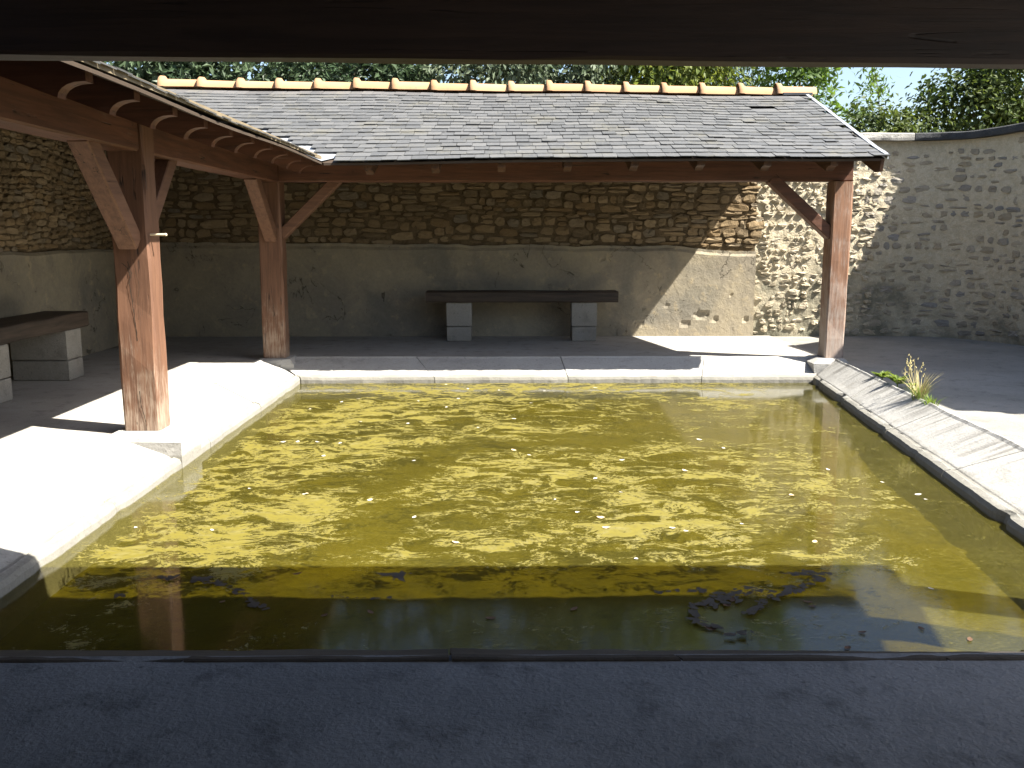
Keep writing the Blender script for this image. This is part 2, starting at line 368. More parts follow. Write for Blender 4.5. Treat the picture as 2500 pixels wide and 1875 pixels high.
# ------------------------------------------------------------------ pool: bed, water, algae
pool = [(-2.13, 2.98), (2.44, 2.98), (3.19, 9.29), (-2.13, 9.29)]
nx, ny = 40, 48; m = MB()
def pool_pt(u, v):
    y = 2.98 + 6.31 * v; return (-2.13 + (lipR(y) + .04 + 2.13) * u, y)
for j in range(ny + 1):
    for i in range(nx + 1):
        x, y = pool_pt(i / nx, j / ny)
        m.v.append((x, y, WZ - .165 + .03 * MN.noise(Vector((x * 1.2, y * 1.2, 3))) + .012 * MN.noise(Vector((x * 5, y * 5, 1)))))
m.f = [(j*(nx+1)+i, j*(nx+1)+i+1, (j+1)*(nx+1)+i+1, (j+1)*(nx+1)+i) for j in range(ny) for i in range(nx)]
struct(link('pond_bed', m, 'pond_bed', smooth=True))
m = MB(); m.v = [(x, y, WZ) for x, y in pool]; m.f = [(0, 1, 2, 3)]
struct(link('pond_water', m, 'pond_water'))
nx, ny = 132, 158; m = MB(); dens = []
def seg_d(p, a, b):
    ab = b - a; t = max(0, min(1, (p - a).dot(ab) / max(1e-9, ab.length_squared))); return (p - a - ab * t).length
def pl(*pts): return [at_z(a, b, WZ).xy for a, b in pts]
NEG = [(pl((820,1135),(835,1060),(900,1005),(1010,970),(1200,957),(1390,950)), .20, .42), (pl((1170,852),(1330,862),(1450,885)), .20, .30),
       (pl((1200,905),(1400,925)), .28, .30), (pl((600,1300),(1000,1262),(1500,1262)), .22, .45), (pl((640,1255),(760,1180),(830,1130)), .22, .30),
       (pl((560,880),(620,850),(700,868)), .22, .25), (pl((620,1065),(760,1040)), .13, .25), (pl((1480,850),(1720,850)), .16, .22), (pl((1850,1010),(2000,1060)), .30, .20), (pl((1990,1150),(2200,1330)), .45, .35), (pl((1450,905),(1740,905)), .5, .22), (pl((1560,945),(1740,950)), .35, .2)]
POS = [(pl((250,1205),(470,1160),(520,1225)), .20, .42), (pl((420,1080),(560,1120)), .3, .16), (pl((600,1130),(830,1080)), .10, .34), (pl((640,930),(760,900)), .35, .18),
       (pl((830,885),(905,895)), .16, .34), (pl((820,850),(1100,836),(1450,838)), .16, .20), (pl((1060,1195),(1150,1160),(1230,1140),(1320,1145)), .06, .5), (pl((1320,1150),(1450,1140)), .05, .35),
       (pl((1200,1030),(1280,1040)), .12, .3), (pl((1480,1030),(1740,1045)), .10, .26), (pl((1380,1140),(1500,1130)), .05, .3), (pl((1700,1200),(1820,1245)), .05, .42), (pl((1730,1110),(1850,1115)), .06, .3), (pl((730,1165),(850,1195)), .08, .2), (pl((560,990),(860,950)), .25, .2),
       (pl((1500,1300),(1580,1290),(1640,1272),(1760,1250)), .05, .52), (pl((1500,1310),(1510,1345),(1545,1362)), .03, .45), (pl((1620,1330),(1650,1300)), .03, .42), (pl((840,1243),(880,1246)), .035, .5), (pl((420,1260),(540,1320)), .05, .36), (pl((150,1262),(330,1252)), .04, .34), (pl((200,1300),(420,1275)), .025, .36), (pl((480,1285),(600,1260)), .03, .32), (pl((110,1390),(215,1380)), .012, .5)]
for j in range(ny + 1):
    for i in range(nx + 1):
        x, y = pool_pt(i / nx, j / ny); m.v.append((x, y, WZ + .004)); p = Vector((x, y)); d = -.12
        q = p + .16 * Vector((MN.noise(Vector((x*2.3, y*2.3, 5))), MN.noise(Vector((x*2.3, y*2.3, 9)))))
        for L_, r, a in NEG:
            e = min(seg_d(q, L_[k], L_[k+1]) for k in range(len(L_) - 1)); d -= .8 * a * math.exp(-(e / r) ** 2 * 1.2)
        for L_, r, a in POS:
            e = min(seg_d(q, L_[k], L_[k+1]) for k in range(len(L_) - 1)); d += .62 * a * math.exp(-(e / r) ** 2 * 1.2)
        if y < 4.05: d -= .26 * min(1, (4.05 - y) / .25)
        er = lipR(y) - x; d -= .34 * math.exp(-(er / .4) ** 2)
        el = x - LIPL; d -= .3 * math.exp(-(el / .16) ** 2)
        dens.append(d)
m.f = [(j*(nx+1)+i, j*(nx+1)+i+1, (j+1)*(nx+1)+i+1, (j+1)*(nx+1)+i) for j in range(ny) for i in range(nx)]
me = m.mesh('algae'); a_ = me.attributes.new('scum_cover', 'FLOAT', 'POINT'); a_.data.foreach_set('value', dens)
al = stuff(link('floating_algae', me, 'algae_film')); al['label'] = 'yellow green algae scum floating on the pond'; al['category'] = 'algae'

# ------------------------------------------------------------------ kerbs
PROF = [(-.10, -.06), (-.10, .010), (-.045, .026), (0, .028), (.05, .012), (.62, -.088), (.80, -.118), (.82, -.124), (.86, -.127), (.885, -.122), (.97, -.134), (1.0, -.160), (1.005, -.5), (.9, -.5)]
def kerb(name, label, crest, lip, n, mat, cuts, dark=None, chips=0.0, prof=PROF):
    """crest(t), lip(t): plan points; slabs between the cuts"""
    root = thing(name, label, 'kerb', (*((Vector(crest(.5)) + Vector(lip(.5))) / 2), -.2))
    for a, b in zip(cuts[:-1], cuts[1:]):
        m = MB(); k = max(3, int(n * (b - a))); L = (Vector(crest(b)) - Vector(crest(a))).length; g = .004 / max(L, .1) * (b - a)
        a2, b2 = a + g, b - g; np_ = len(prof); dz = random.uniform(-.004, .004)
        for i in range(k + 1):
            t = a2 + (b2 - a2) * i / k; c = Vector(crest(t)); l = Vector(lip(t)); w = (l - c)
            for jj, (s, z) in enumerate(prof):
                q = c + w * s; nz = .006 * MN.noise(Vector((q.x * 3, q.y * 3, s * 2))) + .003 * MN.noise(Vector((q.x * 14, q.y * 14, s * 5)))
                if 8 <= jj <= 11:
                    ch = chips * max(0, MN.noise(Vector((q.x * 4.5, q.y * 4.5, 7))) - .18); q -= w * ch; nz -= ch * .12
                    q += w.normalized() * .007 * (MN.noise(Vector((q.x * 3.7, q.y * 3.7, 2))) + .6 * MN.noise(Vector((q.x * 19, q.y * 19, 2))))
                m.v.append((q.x, q.y, z + nz + dz))
        for i in range(k):
            for j in range(np_): m.f.append((i*np_+j, i*np_+(j+1)%np_, (i+1)*np_+(j+1)%np_, (i+1)*np_+j))
        m.f.append(tuple(range(np_))); m.f.append(tuple(range(k*np_, k*np_+np_))[::-1])
        link('kerb_slab', m, mat, root, fix=True)
    return root
ln = lambda a, b: (lambda t: (a[0] + (b[0] - a[0]) * t, a[1] + (b[1] - a[1]) * t))
kerb('sloped_kerb', 'sunlit pale cement kerb sloping to the pond under the two braced side posts', ln((-2.49, 2.60), (-2.49, 9.56)), ln((LIPL - .015, 2.98), (LIPL + .02, LIPB + .02)), 150, 'kerb_cement', [0, .30, .478, .545, .76, 1], chips=.12)
kerb('sloped_kerb', 'straight cement kerb along the far pond edge in front of the low bench', ln((-2.44, 9.63), (3.40, 9.63)), ln((LIPL + .03, LIPB), (3.16, LIPB)), 150, 'kerb_cement', [0, .26, .52, .78, 1], chips=.06)
kerb('sloped_kerb', 'streaked weathered cement kerb beside the grass tuft and the open yard', lambda t: (crestR(2.6 + 6.78 * t), 2.6 + 6.78 * t), lambda t: (lipR(2.9 + 6.3 * t), 2.9 + 6.3 * t), 160, 'streaked_cement', [0, .2, .41, .6, .8, 1], chips=.3)
PROFF = [(-.02, -.06), (-.02, .006), (0, .010), (.08, .004), (.55, -.075), (.85, -.118), (.97, -.138), (1.0, -.155), (1.005, -.5), (.9, -.5)]
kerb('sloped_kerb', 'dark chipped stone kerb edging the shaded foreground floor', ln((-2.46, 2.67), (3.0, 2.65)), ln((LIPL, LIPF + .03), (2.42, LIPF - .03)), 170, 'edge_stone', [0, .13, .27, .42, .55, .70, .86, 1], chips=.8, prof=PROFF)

# ------------------------------------------------------------------ walls
def stone_mesh(seed, rough=.09, n=9, pw=6):
    rd = random.Random(seed); m = MB(); pts = []
    for k in range(n):
        a = 2 * math.pi * (k + rd.uniform(-.22, .22)) / n; c, s = math.cos(a), math.sin(a)
        q = 1 / (abs(c) ** pw + abs(s) ** pw) ** (1 / pw); r = .5 * q * rd.uniform(1 - rough * 1.9, 1.0); pts.append((c * r, s * r))
    for dep, f, jz in ((.5, 1.0, 0), (-.1, 1.0, .1), (-.42, .88, .12)):
        for x, z in pts: m.v.append((x * f * (1 + rd.uniform(-.06, .06)), dep + rd.uniform(-jz, jz), z * f * (1 + rd.uniform(-.06, .06))))
    m.v.append((rd.uniform(-.2, .2), -.47, rd.uniform(-.2, .2)))
    for r in range(2):
        for k in range(n): m.f.append((r*n+k, r*n+(k+1)%n, (r+1)*n+(k+1)%n, (r+1)*n+k))
    for k in range(n): m.f.append((2*n+k, 2*n+(k+1)%n, 3*n))
    return m
def stone_set(tagname, mat, cnt=18, rough=.09):
    out = []
    for s in range(cnt):
        me = stone_mesh(s * 13 + len(mat), rough).mesh(tagname); me.materials.append(MAT[mat])
        import bmesh
        bm = bmesh.new(); bm.from_mesh(me); bmesh.ops.recalc_face_normals(bm, faces=bm.faces)
        if sum(f.normal.y for f in bm.faces if f.calc_center_median().y < -.4) > 0: bmesh.ops.reverse_faces(bm, faces=bm.faces)
        bm.to_mesh(me); bm.free(); out.append(me)
    return out
OCH = stone_set('stone', 'ochre_stone'); GRY = stone_set('stone', 'grey_stone', 18, .13); PAL = stone_set('stone', 'lit_rubble', 18, .16)
class Path:
    def __init__(s, pts):
        s.p = [Vector(q) for q in pts]; s.c = [0]
        for a, b in zip(s.p[:-1], s.p[1:]): s.c.append(s.c[-1] + (b - a).length)
        s.L = s.c[-1]
    def at(s, u):
        u = max(0, min(s.L - 1e-6, u)); k = 0
        while s.c[k+1] < u: k += 1
        t = (u - s.c[k]) / (s.c[k+1] - s.c[k]); return s.p[k].lerp(s.p[k+1], t), (s.p[k+1] - s.p[k]).normalized()
def catmull(P, n=8):
    P = [Vector(p) for p in P]; out = []
    for i in range(len(P) - 1):
        a, b, c, d = P[max(0, i-1)], P[i], P[i+1], P[min(len(P)-1, i+2)]
        for k in range(n):
            t = k / n; out.append(.5 * ((2*b) + (c-a)*t + (2*a-5*b+4*c-d)*t*t + (3*b-a-3*c+d)*t**3))
    out.append(P[-1]); return out
def backing(path, u0, u1, z0, ztop, ru, rz, amp, mat, parent, name, thick=.35, freq=7):
    m = MB(); nu = max(2, int((u1 - u0) / ru)); nz = max(2, int((ztop(u0) - z0) / rz)); W = nz + 3
    for i in range(nu + 1):
        u = u0 + (u1 - u0) * i / nu; p, t = path.at(u); n = Vector((t.y, -t.x))
        for k in range(nz + 1):
            z = z0 + (ztop(u) - z0) * k / nz
            d = amp * (MN.noise(Vector((u * freq, z * freq * 1.3, 2))) + .5 * MN.noise(Vector((u * freq * 2.7, z * freq * 3, 5))))
            q = p + n * d; m.v.append((q.x, q.y, z))
        q = p - n * thick; m.v.append((q.x, q.y, ztop(u))); m.v.append((q.x, q.y, z0))
    for i in range(nu):
        for k in range(W): m.f.append((i*W+k, i*W+(k+1)%W, (i+1)*W+(k+1)%W, (i+1)*W+k))
    m.f.append(tuple(range(W))[::-1]); m.f.append(tuple(range(nu*W, nu*W+W)))
    return link(name, m, mat, parent, fix=True)
def lay(path, u0, u1, z0, z1, hr, wr, keep=1.0, gap=.012, test=None, wav=.03, prot=(.02, .05)):
    out = []; z = z0
    while z < z1:
        h = random.uniform(*hr); u = u0 + random.uniform(-.1, .05)
        while u < u1:
            w = min(random.uniform(*wr), random.uniform(*wr) + .05) * (1.25 if random.random() < .12 else 1)
            subs = [(0, h)] if random.random() > .22 or h < .085 else [(0, h * .5), (h * .5, h * .5)]
            for dz, hh in subs:
                uc, zc = u + w / 2, z + dz + hh / 2 + wav * MN.noise(Vector((u * 1.1, z * .8, 3))) * 2
                if random.random() < keep and (test is None or test(uc, zc)):
                    out.append((uc, zc, max(.03, w - gap), max(.025, hh - gap * random.uniform(.6, 1.3)), random.uniform(*prot)))
            u += w
        z += h
    return out
def emit(path, stones, meshes, parent, mat, limit=300, seen=None, depth=.10, tilt=.05):
    if seen: stones = sorted(stones, key=lambda s: -seen(s))
    rest = MB()
    for k, (u, z, w, h, pr) in enumerate(stones):
        p, t = path.at(u); n = Vector((t.y, -t.x)); th = math.atan2(t.y, t.x); dp = depth
        q = p + n * (pr - dp / 2); me = random.choice(meshes); rot = Euler((random.uniform(-tilt, tilt), random.uniform(-tilt, tilt) * 1.4, th + random.uniform(-tilt, tilt)))
        sc = (w * random.choice((-1, 1)) , dp, h)
        sc = (w, dp, h)
        if k < limit:
            o = bpy.data.objects.new('stone', me); C.objects.link(o); place(o, (q.x, q.y, z), rot, sc); adopt(o, parent)
        else:
            M4 = Matrix.LocRotScale(Vector((q.x, q.y, z)), rot, Vector(sc)); rest.add([M4 @ v.co for v in me.vertices], [tuple(f.vertices) for f in me.polygons])
    if rest.v: stuff(link('stone_fill', rest, mat, parent))

# rear wall
rp = Path([(-4.6, WY), (3.21, WY)])
rear = thing('rear_wall', 'ochre rubble wall with a plastered lower band behind the rear shelter', 'wall', (-.7, WY + .1, 0))
backing(rp, 0, 7.81, -.05, lambda u: 2.93, .06, .06, .012, 'earth_mortar', rear, 'core')
def ptop(x): return 1.20 - .035 * (x + 4.6) / 2 * .45 + .02 * MN.noise(Vector((x * 1.7, 0, 0))) + .014 * MN.noise(Vector((x * 6, 3, 0))) - (.06 if x > 2.2 else 0) * min(1, (x - 2.2) / .8 if x > 2.2 else 0)
st = lay(rp, 0, 7.75, 1.13, 2.15, (.042, .125), (.08, .36), gap=.002, test=lambda u, z: z > ptop(u - 4.6) + .012, prot=(.012, .034), wav=.055)
emit(rp, st, OCH, rear, 'ochre_stone', 300, seen=lambda s: s[2] * s[3] * (1 if s[1] < 1.9 else .01) * (1 if s[0] > 2.4 else .4))
# plaster band
m = MB(); nu, nz = 260, 34; x0, x1 = -4.56, 3.215
DENT = [(1515, 680, .10, .05), (1545, 690, .05, .04), (1480, 700, .07, .03), (1610, 690, .05, .04), (1440, 660, .05, .02), (1380, 700, .06, .03), (1580, 640, .03, .03), (1300, 560, .04, .02)]
DENT = [(at_y(a, b, WY - .06).x, at_y(a, b, WY - .06).z, c, d) for a, b, c, d in DENT]
for i in range(nu + 1):
    x = x0 + (x1 - x0) * i / nu; tp = ptop(x)
    for k in range(nz + 1):
        z = -.03 + (tp + .03) * k / nz
        d = .058 + .004 * MN.noise(Vector((x * 3, z * 3, 1))) + .002 * MN.noise(Vector((x * 13, z * 13, 4)))
        if k >= nz - 1: d -= .022 + .012 * MN.noise(Vector((x * 8, 0, 3)))
        for dx, dzz, rx, dep in DENT:
            e = math.hypot((x - dx) / rx, (z - dzz) / (rx * .6)) + .5 * MN.noise(Vector((x * 25, z * 25, 6)))
            if e < 1: d -= min(.03, dep * .6) * (1 - e ** 4)
        m.v.append((x, WY - d, z))
    m.v.append((x, WY + .05, tp)); m.v.append((x, WY + .05, -.03))
Wd = nz + 3
for i in range(nu):
    for k in range(Wd): m.f.append((i*Wd+k, i*Wd+(k+1)%Wd, (i+1)*Wd+(k+1)%Wd, (i+1)*Wd+k))
m.f.append(tuple(range(Wd))[::-1]); m.f.append(tuple(range(nu*Wd, nu*Wd+Wd)))
link('plaster_band', m, 'plaster', rear, fix=True)
m = MB(); m.box((3.21, WY, 2.50), (3.70, WY + .34, 2.93)); link('gable_stub', m, 'earth_mortar', rear)
# side wall
sp_ = Path([(LX, -1.2), (LX, 11.9)])
side = thing('side_wall', 'mossy ochre rubble wall with plaster base behind the end bench of the side shelter', 'wall', (LX - .1, 5, 0))
backing(sp_, 0, 13.06, -.05, lambda u: 2.93, .10, .10, .014, 'earth_mortar', side, 'core')
def ptl(y): return 1.13 + .02 * MN.noise(Vector((y * 1.7, 9, 0))) + .012 * MN.noise(Vector((y * 6, 3, 4)))
st = lay(sp_, 5.6, 12.95, 1.08, 2.25, (.042, .105), (.07, .25), gap=.002, test=lambda u, z: z > ptl(u - 1.2) + .01, prot=(.014, .036), wav=.055)
emit(sp_, st, OCH, side, 'ochre_stone', 300, seen=lambda s: (1 if 6.9 < s[0] < 12 and s[1] < 2.1 else .1) * s[2] * s[3])
m = MB(); nu = 90
for i in range(nu + 1):
    y = -1.15 + 12.96 * i / nu; tp = ptl(y)
    for d, z in ((.055, -.03), (.058 + .003 * MN.noise(Vector((y * 3, 1, 1))), .55), (.056, tp - .03), (.03, tp), (-.05, tp), (-.05, -.03)): m.v.append((LX + d, y, z))
for i in range(nu):
    for k in range(6): m.f.append((i*6+k, i*6+(k+1)%6, (i+1)*6+(k+1)%6, (i+1)*6+k))
m.f.append(tuple(range(6))); m.f.append(tuple(range(nu*6, nu*6+6)))
link('plaster_band', m, 'plaster', side, fix=True)
# wall behind the front shelter (behind the camera)
bw = thing('back_wall', 'plain plastered wall at the back of the front shelter', 'wall', (-1, -1.3, 0))
m = MB(); m.box((-4.95, -1.55, -.04), (3.1, -1.2, 3.3)); link('core', m, 'plaster', bw)
# curved boundary wall
bp = Path([Vector(q) for q in catmull([(3.21, WY), (4.2, WY + .0), (4.95, WY + .02), (5.5, 11.80), (5.88, 11.48), (6.12, 11.0), (6.27, 10.45), (6.36, 9.8), (6.42, 9.0), (6.45, 7.4), (6.45, 5.66)])])
def btop(u):
    p, t = bp.at(u); b = 2.455
    if p.y < 10.75: b += 1.2 * min(1, (10.75 - p.y) / 1.1)
    elif p.y < 11.6: b += .05 * (11.6 - p.y) / .85
    return b
bnd = thing('boundary_wall', 'pale mortared stone wall curving round the yard with cement coping', 'wall', (5.6, 11.9, 0))
U1 = 4.6
backing(bp, 0, U1, -.05, btop, .02, .02, .009, 'lime_mortar', bnd, 'core', freq=8)
backing(bp, U1, bp.L, -.05, btop, .06, .08, .015, 'lime_mortar', bnd, 'core', freq=9)
st = lay(bp, .03, 1.45, .02, 2.38, (.05, .11), (.06, .20), keep=.80, gap=.010, prot=(.006, .034), wav=.06)  # stretch in the sun, laid with the lightened stones
emit(bp, st, PAL, bnd, 'lit_rubble', 110, seen=lambda s: s[2] * s[3], depth=.09, tilt=.16)
st = lay(bp, 1.45, bp.L - .1, .02, 3.6, (.05, .13), (.08, .30), keep=.66, gap=.018, prot=(.008, .019), wav=.07, test=lambda u, z: z < btop(u) - .09)
emit(bp, st, GRY, bnd, 'grey_stone', 190, seen=lambda s: (2 if s[0] < U1 else .1) * s[2] * s[3], depth=.09, tilt=.12)
u = -.02; k = 0
while u < bp.L:          # coping slabs
    L = [1.95, 1.5, 1.3, 1.4, 1.2, 1.3, 1.2, 1.2][min(k, 7)]; e = min(u + L, bp.L); m = MB(); n = 14
    for i in range(n + 1):
        uu = u + .004 + (e - u - .008) * i / n; p, t = bp.at(uu); nn = Vector((t.y, -t.x)); b = btop(uu)
        for d, z in ((.096, 0), (.10, .03), (.096, .078), (.07, .092), (-.36, .10), (-.40, .08), (-.40, 0)):
            q = p + nn * (d + .006 * MN.noise(Vector((uu * 9, z * 30, 1)))); m.v.append((q.x, q.y, b + z + .002 + .006 * MN.noise(Vector((uu * 7, d * 9, 4)))))
    for i in range(n):
        for j in range(7): m.f.append((i*7+j, i*7+(j+1)%7, (i+1)*7+(j+1)%7, (i+1)*7+j))
    m.f.append(tuple(range(7))); m.f.append(tuple(range(n*7, n*7+7)))
    o = link('coping', m, 'coping_stone' if k < 1 else 'coping_shaded', bnd, fix=True); u = e; k += 1  # first slab in a sunlit tone, the others in a shaded one

# ------------------------------------------------------------------ roofs
def zrear(x, y):
    z0 = 1.978 + .045 * (x + 1.7) / 5.3 + .010 * math.sin(x * 1.7); z1 = 3.10 - .085 * (x + 4.3) / 8.0
    return z0 + (z1 - z0) * (y - EY) / (WY - EY) + .006 * math.sin(x * 2.3 + y)
def zside(x, y): return 1.982 + (EX - x) * MS + .008 * math.sin(y * 1.9)
MF = .315
def zfront(x, y): return 2.17 + (FY - y) * MF
slate_v = []
for q in range(5):
    m = MB(); rd = random.Random(q)
    top = [(-.5, -.5), (.5, -.5), (.5, .5), (-.5, .5)]
    if q == 1: top = [(-.5, -.5), (.36, -.5), (.5, -.36), (.5, .5), (-.5, .5)]
    if q == 2: top = [(-.38, -.5), (.1, -.48), (.5, -.5), (.5, .5), (-.5, .5), (-.5, -.4)]
    if q == 3: top = [(-.5, -.5), (-.1, -.53), (.3, -.49), (.5, -.52), (.5, .5), (-.5, .5)]
    if q == 4: top = [(-.5, -.47), (0, -.52), (.5, -.46), (.5, .5), (-.5, .5)]
    m.prism([(x, y, 0) for x, y in top], (0, 0, 1)); me = m.mesh('slate'); me.materials.append(MAT['slate']); slate_v.append(me)
def slates(root, eave, up, zf, courses, gauge, xmin, xmax, limit, skip=None, seen_first=True, org=None, ovh=.045):
    """rows from the eave; position = function of (a along eave, s up slope in plan)"""
    rest = MB(); cnt = 0
    for k in range(courses):
        s = k * gauge - ovh + random.uniform(-.004, .004); a = xmin(s) + (0 if k % 2 else -.08)
        while a < xmax(s):
            wd = random.uniform(.128, .172); ac = a + wd / 2; a += wd
            if ac > xmax(s): break
            if skip and skip(ac, s): continue
            ln_ = .235; P0 = Vector(org(ac, s)); P1 = Vector(org(ac, s + ln_)); ax = Vector(org(ac + .1, s)) - P0; ax.normalize()
            upv = (P1 - P0).normalized(); nrm = ax.cross(upv).normalized()
            if nrm.z < 0: nrm = -nrm; 
            lift = .016 + random.uniform(-.002, .005) + (.006 if random.random() < .06 else 0)
            # tail is lifted over the course below
            c0 = P0 + nrm * lift; c1 = P1 + nrm * .004; d = (c1 - c0).normalized(); d = (d + ax * random.uniform(-.018, .018)).normalized()
            r = d.cross(nrm).normalized(); n2 = r.cross(d)
            if r.dot(ax) < 0: r = -r
            c = c0 + d * ln_ / 2 + d * random.uniform(-.006, .006)
            n2 = r.cross(d)
            rot = Matrix((r, d, n2)).transposed().to_euler(); sc = Vector((wd - .004, ln_, random.uniform(.005, .009)))
            me = random.choices(slate_v, (6, .7, .5, 2, 2))[0]
            if cnt < limit:
                o = bpy.data.objects.new('slate', me); C.objects.link(o); place(o, c, rot, sc); adopt(o, root)
            else:
                M4 = Matrix.LocRotScale(c, rot, sc); rest.add([M4 @ v.co for v in me.vertices], [tuple(f.vertices) for f in me.polygons])
            cnt += 1
    if rest.v: stuff(link('slate_courses', rest, 'slate', root))
def deck(poly, zf, th, mat, root, name='roof'):
    m = MB(); a, b, c, d = [Vector(p) for p in poly[:4]]; n = 14        # a-b eave, d-c top
    for lay_ in (0, 1):
        for j in range(n + 1):
            for i in range(n + 1):
                p = a.lerp(b, i / n).lerp(d.lerp(c, i / n), j / n); m.v.append((p.x, p.y, zf(p.x, p.y) - .014 - th * lay_))
    N = (n + 1) ** 2; q = lambda i, j, o: o * N + j * (n + 1) + i
    for j in range(n):
        for i in range(n):
            m.f += [(q(i,j,0), q(i+1,j,0), q(i+1,j+1,0), q(i,j+1,0)), (q(i,j,1), q(i,j+1,1), q(i+1,j+1,1), q(i+1,j,1))]
    for i in range(n):
        m.f += [(q(i,0,0), q(i,0,1), q(i+1,0,1), q(i+1,0,0)), (q(i,n,0), q(i+1,n,0), q(i+1,n,1), q(i,n,1)), (q(0,i,0), q(0,i+1,0), q(0,i+1,1), q(0,i,1)), (q(n,i,0), q(n,i,1), q(n,i+1,1), q(n,i+1,0))]
    return link(name, m, mat, root, fix=True)

# ---- rear shelter
rs = thing('rear_shelter', 'slate roofed rear shelter with orange ridge tiles standing on a single worn post', 'shelter', (.6, 10.4, 0))
GX = lambda y: 3.57 + (y - EY) * .055
xv = lambda s: EX - s * (LX - EX) / (LX - EX) * 1.0
rroof = deck([(EX + .02, EY), (GX(EY), EY), (GX(WY), WY), (LX, WY)], zrear, .022, 'dark_board', rs)
hp = at_y(1680, 237, 10.95)
slates(rroof, None, None, None, 20, .141, lambda s: EX - max(s, 0) * 1.0 + .20, lambda s: GX(EY + s) - .02, 300, skip=lambda a, s: abs(a - 2.98) < .09 and abs(s + .045 - 15 * .141) < .05, org=lambda a, s: (a, EY + s, zrear(a, EY + s)))
# verge strip, ridge tiles, valley gutter
m = MB(); 
for s_ in (0, 1):
    pass
n = 10
for i in range(n + 1):
    y = EY - .03 + (WY - EY + .03) * i / n; x = GX(y); z = zrear(x, max(y, EY))
    for dx, dz in ((-.016, .027), (.022, .030), (.026, -.02), (.014, -.02), (.012, .018), (-.016, .018)): m.v.append((x + dx, y, z + dz))
for i in range(n):
    for j in range(6): m.f.append((i*6+j, i*6+(j+1)%6, (i+1)*6+(j+1)%6, (i+1)*6+j))
m.f.append(tuple(range(6))); m.f.append(tuple(range(n*6, n*6+6)))
link('verge_strip', m, 'zinc', rroof, fix=True)
m = MB(); seg = 10; rings = [(0, .132), (.012, .142), (.060, .136), (.085, .100), (.50, .094), (.50, .080), (0.0, .09)]
for xx, r in rings:
    for k in range(seg + 1):
        a = math.pi * k / seg; m.v.append((xx, -math.cos(a) * r * .95, math.sin(a) * r))
for i in range(len(rings) - 1):
    for k in range(seg): m.f.append((i*(seg+1)+k, i*(seg+1)+k+1, (i+1)*(seg+1)+k+1, (i+1)*(seg+1)+k))
rt = m.mesh('ridge_tile'); rt.materials.append(MAT['terracotta']); rt.polygons.foreach_set('use_smooth', [True] * len(rt.polygons))
x = 3.73 - .36; tiles = 0
while x > -4.5:
    o = bpy.data.objects.new('ridge_tile', rt); C.objects.link(o)
    place(o, (x, WY - .02, zrear(x, WY) - .012), (random.uniform(-.03, .03), .0106 + random.uniform(-.012, .012), random.uniform(-.012, .012)), (1, random.uniform(.96, 1.05), random.uniform(.95, 1.05)))
    adopt(o, rroof); x -= .476 + random.uniform(-.006, .006)
m = MB(); m.box((3.44, WY - .16, zrear(3.5, WY - .1) + .0), (3.80, WY + .14, zrear(3.5, WY) - .005)); link('ridge_end_slate', m, 'lead_dark', rroof)
m = MB()          # valley gutter: a folded zinc trough
for t in (0, .25, .5, .75, 1):
    bx, by = EX + (LX - EX) * t, EY + (WY - EY) * t; z = min(zrear(bx, by), zside(bx, by))
    for d, dz in ((-.30, .095), (0, .004), (.30, .075)): m.v.append((bx + d * .7, by + d * .7, z + dz))
m.f = [(i*3+j, i*3+j+1, i*3+4+j, i*3+3+j) for i in range(4) for j in range(2)]
link('valley_gutter', m, 'zinc', rroof)
# slipped slate gap: pale batten shows
m = MB(); yy = EY + 14.3 * .141; m.box((2.86, yy, zrear(2.98, yy) - .002), (3.10, yy + .03, zrear(2.98, yy) + .012)); link('batten', m, 'pale_batten', rroof)
link('beam', timber((-2.27, 9.60, 1.935), (3.535, 9.60, 1.945), .20, .23), 'stained_wood_x', rs)
def post(root, x, y, w, d, mat='post_wood_z', top=2.04, zb=.03, base=None):
    p = link('post', timber((x, y, zb), (x + .004, y, top), w, d, up=(0, 1, 0), ch=.014, jit=.005, seg=.18), mat, root)
    if base:
        a, b, c, e = base; m = MB(); z0, z1 = -.30, zb - .002
        k = .02
        m.v = [(a, c, z0), (b, c, z0), (b, e, z0), (a, e, z0), (a - .05, c - .05, -.01), (b, c, -.03), (b, e, -.03), (a - .05, e + .05, -.01), (a + .03, c + k, z1), (b - k * 2, c + k, z1), (b - k * 2, e - k, z1), (a + .03, e - k, z1)]
        m.f = [(0, 3, 2, 1), (8, 9, 10, 11)] + [(i, (i+1) % 4, 4 + (i+1) % 4, 4 + i) for i in range(4)] + [(4 + i, 4 + (i+1) % 4, 8 + (i+1) % 4, 8 + i) for i in range(4)]
        link('footing', m, 'kerb_cement', p, fix=True)
    return p
def brace(p, a, b, mat, w=.10, d=.13, up=(1, 0, 0)): link('brace', timber(a, b, w, d, up=up, ch=.008), mat, p)
pr_ = post(rs, 3.43, 9.57, .20, .22, 'weathered_post', top=1.825, base=(3.22, 3.56, 9.36, 9.72))
brace(pr_, (3.36, 9.57, 1.29), (2.72, 9.57, 1.86), 'stained_wood_x', .11, .15, up=(0, 1, 0))
